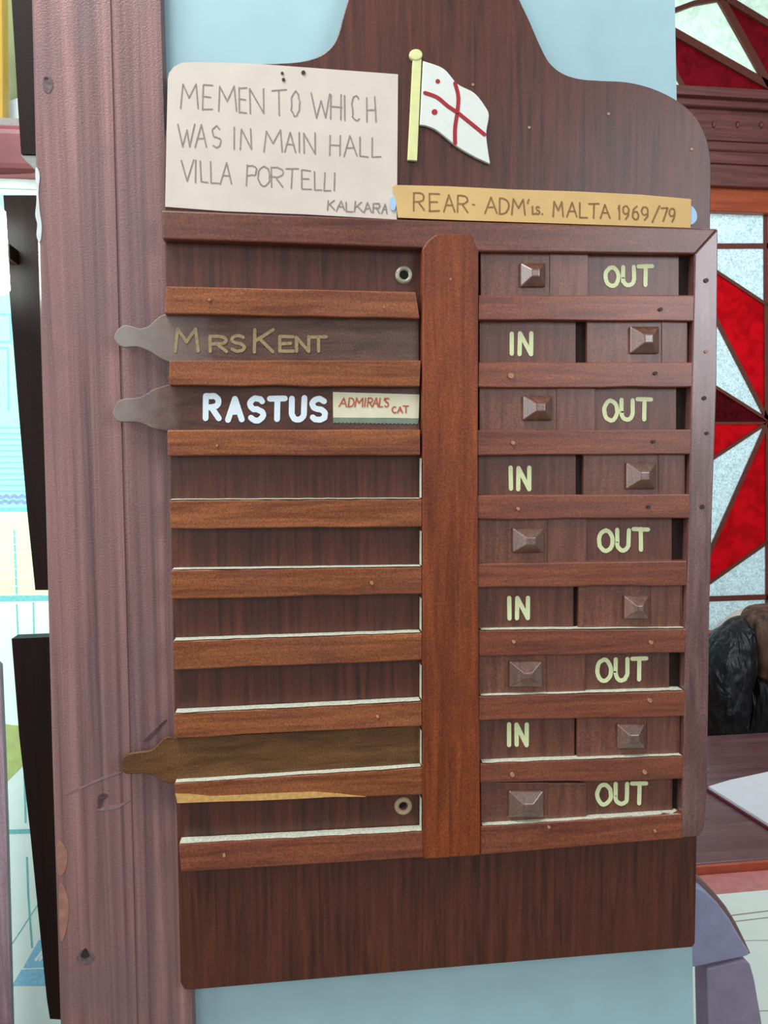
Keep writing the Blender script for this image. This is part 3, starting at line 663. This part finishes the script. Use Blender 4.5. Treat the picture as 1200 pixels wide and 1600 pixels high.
# transom with mouldings
def beam(name, y0, y1, proj, mat, par, bev=.004, x0=930, x1=1480):
    Yf = YG-proj; a = P(x0, (y0+y1)/2, Yf); b = P(x1, (y0+y1)/2, Yf)
    return obj(name, box_bm(a.x, b.x, Yf, YG+.03, P(1150, y1, Yf).z, P(1150, y0, Yf).z), mat, par, bev, 3)
tm = beam('transom', 168, 221, .05, m_trans, win)
beam('moulding', 137, 152, .10, m_trans, tm); beam('moulding', 152, 168, .075, m_trans, tm, .01)
beam('moulding', 221, 236, .075, m_trans, tm, .01); beam('moulding', 236, 256, .065, m_trans, tm); beam('moulding', 256, 291, .055, m_trans, tm)
for i, x in enumerate((1078, 1115, 1152, 1189, 1226, 1263)):
    bm = bmesh.new(); c = P(x, 194+i*.4, YG-.05); bmesh.ops.create_uvsphere(bm, u_segments=12, v_segments=8, radius=1)
    for v in bm.verts: v.co = Vector((c.x+v.co.x*.008, c.y+v.co.y*.010, c.z+v.co.z*.014))
    obj('boss', bm, m_trans, tm, smooth=True)
fr_ = beam('window_frame', 291, 331, .03, m_orange, win)
beam('window_sill', 988, 1006, .05, m_orange, win)
bm = bmesh.new(); 
for (xa, xb) in ((912, 930), (1470, 1488)): slab_bm([(xa, 331), (xb, 331), (xb, 990), (xa, 990)], YG-.03, YG+.03, bm)
obj('side_frame', bm, m_orange, win)
zs = P(1150, 1006, YG).z
tag(obj('wall_back', box_bm(-1.0, 3.2, YG-.01, YG+.09, FL, zs), plain('red_brown_wall', S(128, 76, 66), .6, .08, 12)), kind='structure')

wb = P(912, 600, YG).x
tag(obj('wall_left', box_bm(-1.0, wb, YG-.012, YG+.09, zs, 2.9), plain('pale_back_wall', S(176, 200, 204), .7, .05, 12)), kind='structure')

# ------------------------------------------------------------------ desk
ZD, ZT = .78, .764
m_desk = wood('desk_wood', S(92, 62, 64), S(124, 88, 88), 'X', 60, 3, .24, S(104, 62, 62), spec=.7, micro=.15)
m_desk_e = plain('desk_edge_wood', S(176, 84, 58), .45, .15, 40)
yn = PZ(1150, 1347, ZD).y; yf = PZ(1150, 1147, ZD).y
xl_d = PZ(1000, 1350, ZD).x; xr_d = xl_d+1.6
desk = thing('desk', ((xl_d+xr_d)/2, (yn+yf)/2, FL), 'red-brown polished desk carrying the open booklet, beneath the stained-glass window', 'desk')
obj('desktop', box_bm(xl_d, xr_d, yn+.004, yf, ZD-.03, ZD), m_desk, desk, .003)
obj('front_edge', box_bm(xl_d, xr_d, yn-.004, yn+.004, ZD-.028, ZD-.001), m_desk_e, desk, .002)
for x in (xl_d+.05, xr_d-.05):
    for y in (yn+.06, yf-.06): obj('leg', box_bm(x-.03, x+.03, y-.03, y+.03, FL, ZD-.03), m_desk, desk, .003)
tab_n = .27
table = thing('table', ((xl_d+xr_d)/2, (tab_n+yn)/2, FL), 'pink-red table standing against the front of the desk, mostly under the white drawing sheet', 'table')
m_pink = plain('pink_red_table', S(206, 132, 126), .45, .12, 60)
xl_t = P(775, 1600, .215).x-.14
obj('tabletop', box_bm(xl_t, xr_d, tab_n, yn-.005, ZT-.03, ZT), m_pink, table, .003)
for x in (xl_t+.05, xr_d-.05):
    for y in (tab_n+.05, yn-.06): obj('leg', box_bm(x-.025, x+.025, y-.025, y+.025, FL, ZT-.03), m_pink, table, .003)
# booklet on the desk
def flat(polyline, Z0, Z1):
    bm = bmesh.new(); prism(bm, [Vector(p.xy.to_tuple()+(Z1,)) for p in polyline], [Vector(p.xy.to_tuple()+(Z0,)) for p in polyline]); return bm
bk = [PZ(1107, 1229, ZD+.012), PZ(1140, 1219, ZD+.012), PZ(1200, 1206, ZD+.012), PZ(1275, 1196, ZD+.012), PZ(1330, 1280, ZD+.012), PZ(1240, 1315, ZD+.012), PZ(1200, 1287, ZD+.012)]
c = sum(bk, Vector())/len(bk)
booklet = thing('open_booklet', (c.x, c.y, ZD), 'white sheaf of paper on a dark red cover lying on the desk', 'booklet')
bc = [c+(p-c)*1.03 for p in bk]
obj('cover', flat(bc, ZD+.0002, ZD+.006), plain('dark_red_cover', S(110, 42, 52), .5, .1, 60), booklet, .001)
obj('pages', flat(bk, ZD+.006, ZD+.013), plain('page_paper', S(228, 230, 234), .7, .03, 40), booklet, .001)
# large drawing sheet on the table
ds = [Vector((PZ(1098, 1407, ZT).x-.1, yn-.072, 0)), Vector((xr_d-.1, yn-.060, 0)), Vector((xr_d-.15, tab_n+.02, 0)), Vector((PZ(1098, 1407, ZT).x-.25, tab_n+.02, 0))]
c = sum(ds, Vector())/4
sheet = thing('drawing_sheet', (c.x, c.y, ZT), 'large white sheet with thin pencil lines spread over the pink-red table', 'paper')
obj('sheet', flat(ds, ZT+.0002, ZT+.0016), plain('drawing_paper', S(236, 246, 234), .7, .02, 30), sheet)
for (xa, ya, xb, yb, w) in ((1130, 1432, 1290, 1412, 1.6), (1138, 1441, 1280, 1424, 1.4), (1180, 1580, 1300, 1575, 1.2), (1150, 1470, 1260, 1468, .8)):
    bm = bmesh.new(); q = [PZ(xa, ya-w/2, ZT+.0018), PZ(xb, yb-w/2, ZT+.0018), PZ(xb, yb+w/2, ZT+.0018), PZ(xa, ya+w/2, ZT+.0018)]
    bm.faces.new([bm.verts.new(p) for p in q]); obj('pencil_line', bm, m_pencil, sheet)

# ------------------------------------------------------------------ near chair with the rounded back
m_lil = plain('lilac_grey_painted_wood', S(164, 166, 196), .5, .10, 40, .2)
m_lil2 = plain('mauve_grey_painted_wood', S(160, 150, 172), .5, .10, 40, .2)
m_rim = plain('brown_rim', S(136, 112, 104), .45, .12, 80)
YH = .215
xm = 985
face = [(1088, 1386), (1104, 1394), (1122, 1412), (1140, 1436), (1155, 1462), (1166, 1480), (1172, 1489), (1168, 1494)]
rim = [(1060, 1352), (1088, 1369), (1102, 1379), (1118, 1396), (1135, 1417), (1150, 1441), (1163, 1467), (1174, 1491)]
mm = lambda pts: [(2*xm-x, y-.06*(2*x-2*xm)*0) for x, y in pts[::-1]]
cb = P(xm, 1500, YH)
chair = thing('chair', (cb.x, YH+.2, FL), 'lilac-grey chair with rounded back and dark gap under its crest, before the white drawing sheet', 'chair')
fcrest = mm([(985, 1345), (1040, 1358)]+face)[:-0 or None]
crest_poly = [(2*xm-1168, 1517)]+mm(face[:-1])+[(1030, 1362), (985, 1358)][::-1]+[(1040, 1362)]+face
slab('crest', [(802, 1512)]+[(2*xm-x, y) for x, y in face[:-1][::-1]]+[(930, 1366), (985, 1358), (1040, 1366)]+face[:-1]+[(1168, 1494), (1088, 1511), (985, 1522)], YH, YH+.02, m_lil, chair, .002)
slab('crest_rim', [(797, 1500)]+[(2*xm-x, y) for x, y in rim[::-1]]+[(985, 1338)]+rim+[(1166, 1492), (985, 1515)], YH+.018, YH+.034, m_rim, chair, .002)
for s in (0, 1):
    poly = [(1104, 1514), (1160, 1500), (1167, 1501), (1173, 1508), (1179, 1530), (1186, 1570), (1191, 1600), (1200, 1680), (1204, 1800), (1110, 1800)]
    if s: poly = [(2*xm-x, y) for x, y in poly[::-1]]
    slab('back_post', poly, YH+.001, YH+.03, m_lil2, chair, .002)
for s in (0, 1):                              # pegs joining crest and posts
    poly = [(1112, 1500), (1150, 1492), (1150, 1510), (1112, 1518)]
    if s: poly = [(2*xm-x, y) for x, y in poly[::-1]]
    slab('peg', poly, YH+.012, YH+.026, m_hole, chair)
xa, xb = P(775, 1600, YH).x, P(1195, 1600, YH).x
zb = P(985, 1800, YH).z
obj('seat', box_bm(xa, xb, YH, YH+.40, .43, .465), m_lil2, chair, .006)
obj('lower_back', box_bm(xa+.02, xb-.02, YH+.004, YH+.03, .465, zb+.001), m_lil2, chair, .003)
for x in (xa+.03, xb-.03):
    for y in (YH+.03, YH+.39): obj('leg', box_bm(x-.02, x+.02, y-.02, y+.02, FL, .43), m_lil2, chair, .003)

# ------------------------------------------------------------------ far chair with the leather jacket
YJ = yf+.22
m_lea, N_, L_n, b_ = mat_base('black_leather')
b_.inputs['Base Color'].default_value = S(16, 16, 20); b_.inputs['Roughness'].default_value = .38
t_c = N_.new('ShaderNodeTexCoord'); mp_ = N_.new('ShaderNodeMapping'); mp_.inputs['Rotation'].default_value = (0, math.radians(-32), 0); mp_.inputs['Scale'].default_value = (34, 14, 7)
nz_ = N_.new('ShaderNodeTexNoise'); nz_.inputs['Scale'].default_value = 1; nz_.inputs['Detail'].default_value = 3; nz_.inputs['Distortion'].default_value = 1.2
bp_ = N_.new('ShaderNodeBump'); bp_.inputs['Strength'].default_value = .9; bp_.inputs['Distance'].default_value = .022
L_n.new(t_c.outputs['Object'], mp_.inputs['Vector']); L_n.new(mp_.outputs[0], nz_.inputs['Vector']); L_n.new(nz_.outputs[0], bp_.inputs['Height']); L_n.new(bp_.outputs[0], b_.inputs['Normal'])
m_cream = plain('cream_padding', S(214, 204, 188), .6, .06, 40)
m_fur = wood('brown_collar', S(34, 20, 14), S(124, 88, 64), 'Z', 38, 7, .6, bump=1.0)
cj = P(1290, 1000, YJ)
seat_ch = thing('padded_chair', (cj.x, YJ+.15, FL), 'cream padded chair whose rim shows behind the black leather jacket', 'chair')
obj('backrest', loft_bm([(1290, 945, 118, YJ+.235, .02, 0), (1290, 952, 138, YJ+.235, .04, 0), (1290, 966, 156, YJ+.235, .05, 0), (1290, 982, 170, YJ+.235, .05, 0), (1290, 1002, 181, YJ+.235, .05, 0), (1290, 1030, 187, YJ+.235, .05, 0), (1290, 1130, 188, YJ+.235, .05, 0), (1290, 1230, 180, YJ+.235, .05, 0)], 40, 2.6), m_cream, seat_ch, smooth=True)
xa, xb = P(1130, 1100, YJ+.235).x, P(1450, 1100, YJ+.235).x
obj('seat', box_bm(xa, xb, YJ-.19, YJ+.2, .42, .50), m_cream, seat_ch, .02, 3)
obj('back_support', box_bm(cj.x-.15, cj.x+.15, YJ+.215, YJ+.255, .45, P(1290, 1200, YJ+.235).z), m_cream, seat_ch)
for x in (xa+.04, xb-.04):
    for y in (YJ-.15, YJ+.16): obj('leg', box_bm(x-.02, x+.02, y-.02, y+.02, FL, .42), m_mauve, seat_ch, .003)
jacket = thing('leather_jacket', (cj.x, YJ, P(1290, 1190, YJ).z), 'creased black leather jacket with a brown collar hung over the cream chair behind the desk', 'jacket')
def wr_s(k, a): return .030*math.sin(k*1.3+3.2*a+1.4*math.sin(2*a))+.02*math.sin(2.7*k+1.6*a)
R = []
for i in range(19):                           # sleeve, from the shoulder down
    t = i/18; py = 962+t*200
    xl_ = [(962, 1161), (966, 1150), (972, 1141), (982, 1131), (995, 1121), (1010, 1113), (1030, 1109), (1060, 1106), (1120, 1107), (1165, 1108)]
    for (ya, xa_), (yb_, xb_) in zip(xl_, xl_[1:]):
        if ya <= py <= yb_: L_ = xa_+(xb_-xa_)*(py-ya)/(yb_-ya); break
    xr_ = 1176-max(0, py-1020)*.20 if py > 1000 else 1172+(py-962)*.1
    R.append(((L_+xr_)/2, py, (xr_-L_)/2, YJ-.02-.03*math.sin(t*2.4), .085*min(1, .35+t*4), 0))
def sleeve(flip):
    rr = [((2*1290-x) if flip else x, py, hw, Y, hd, tl) for x, py, hw, Y, hd, tl in R]
    o = obj('sleeve', loft_bm(rr, 40, 2.2, wr_s), m_lea, jacket, smooth=True)
    sb = o.modifiers.new('sub', 'SUBSURF'); sb.levels = sb.render_levels = 2
    tx_ = bpy.data.textures.new('creases', 'CLOUDS'); tx_.noise_scale = .035; tx_.noise_depth = 2
    dm = o.modifiers.new('creases', 'DISPLACE'); dm.texture = tx_; dm.strength = .011; dm.mid_level = .5
sleeve(False); sleeve(True)
bod = obj('body', loft_bm([(1290, 962, 112, YJ+.06, .05, 0), (1290, 970, 124, YJ+.06, .08, 0), (1290, 985, 130, YJ+.05, .10, 0), (1290, 1010, 132, YJ+.04, .11, 0), (1290, 1050, 134, YJ+.03, .12, 0), (1290, 1100, 146, YJ+.03, .12, 0), (1290, 1150, 160, YJ+.03, .11, 0), (1290, 1185, 162, YJ+.03, .10, 0)], 48, 2.4, lambda k, a: .02*math.sin(5*a+k)), m_lea, jacket, smooth=True)
dm = bod.modifiers.new('sub', 'SUBSURF'); dm.levels = dm.render_levels = 2
t_ = bpy.data.textures.new('folds', 'CLOUDS'); t_.noise_scale = .06
dm = bod.modifiers.new('folds', 'DISPLACE'); dm.texture = t_; dm.strength = .03
col = obj('collar', loft_bm([(1290, 942, 104, YJ-.02, .05, 0), (1290, 947, 114, YJ-.03, .08, 0), (1290, 958, 121, YJ-.05, .09, 0), (1290, 975, 122, YJ-.06, .09, 0), (1290, 1000, 118, YJ-.07, .08, 0), (1290, 1030, 112, YJ-.075, .07, 0), (1290, 1052, 104, YJ-.075, .06, 0), (1290, 1062, 92, YJ-.07, .04, 0)], 48, 2.6, lambda k, a: .03*math.sin(9*a+k*.8)), m_fur, jacket, smooth=True)
dm = col.modifiers.new('sub', 'SUBSURF'); dm.levels = dm.render_levels = 2
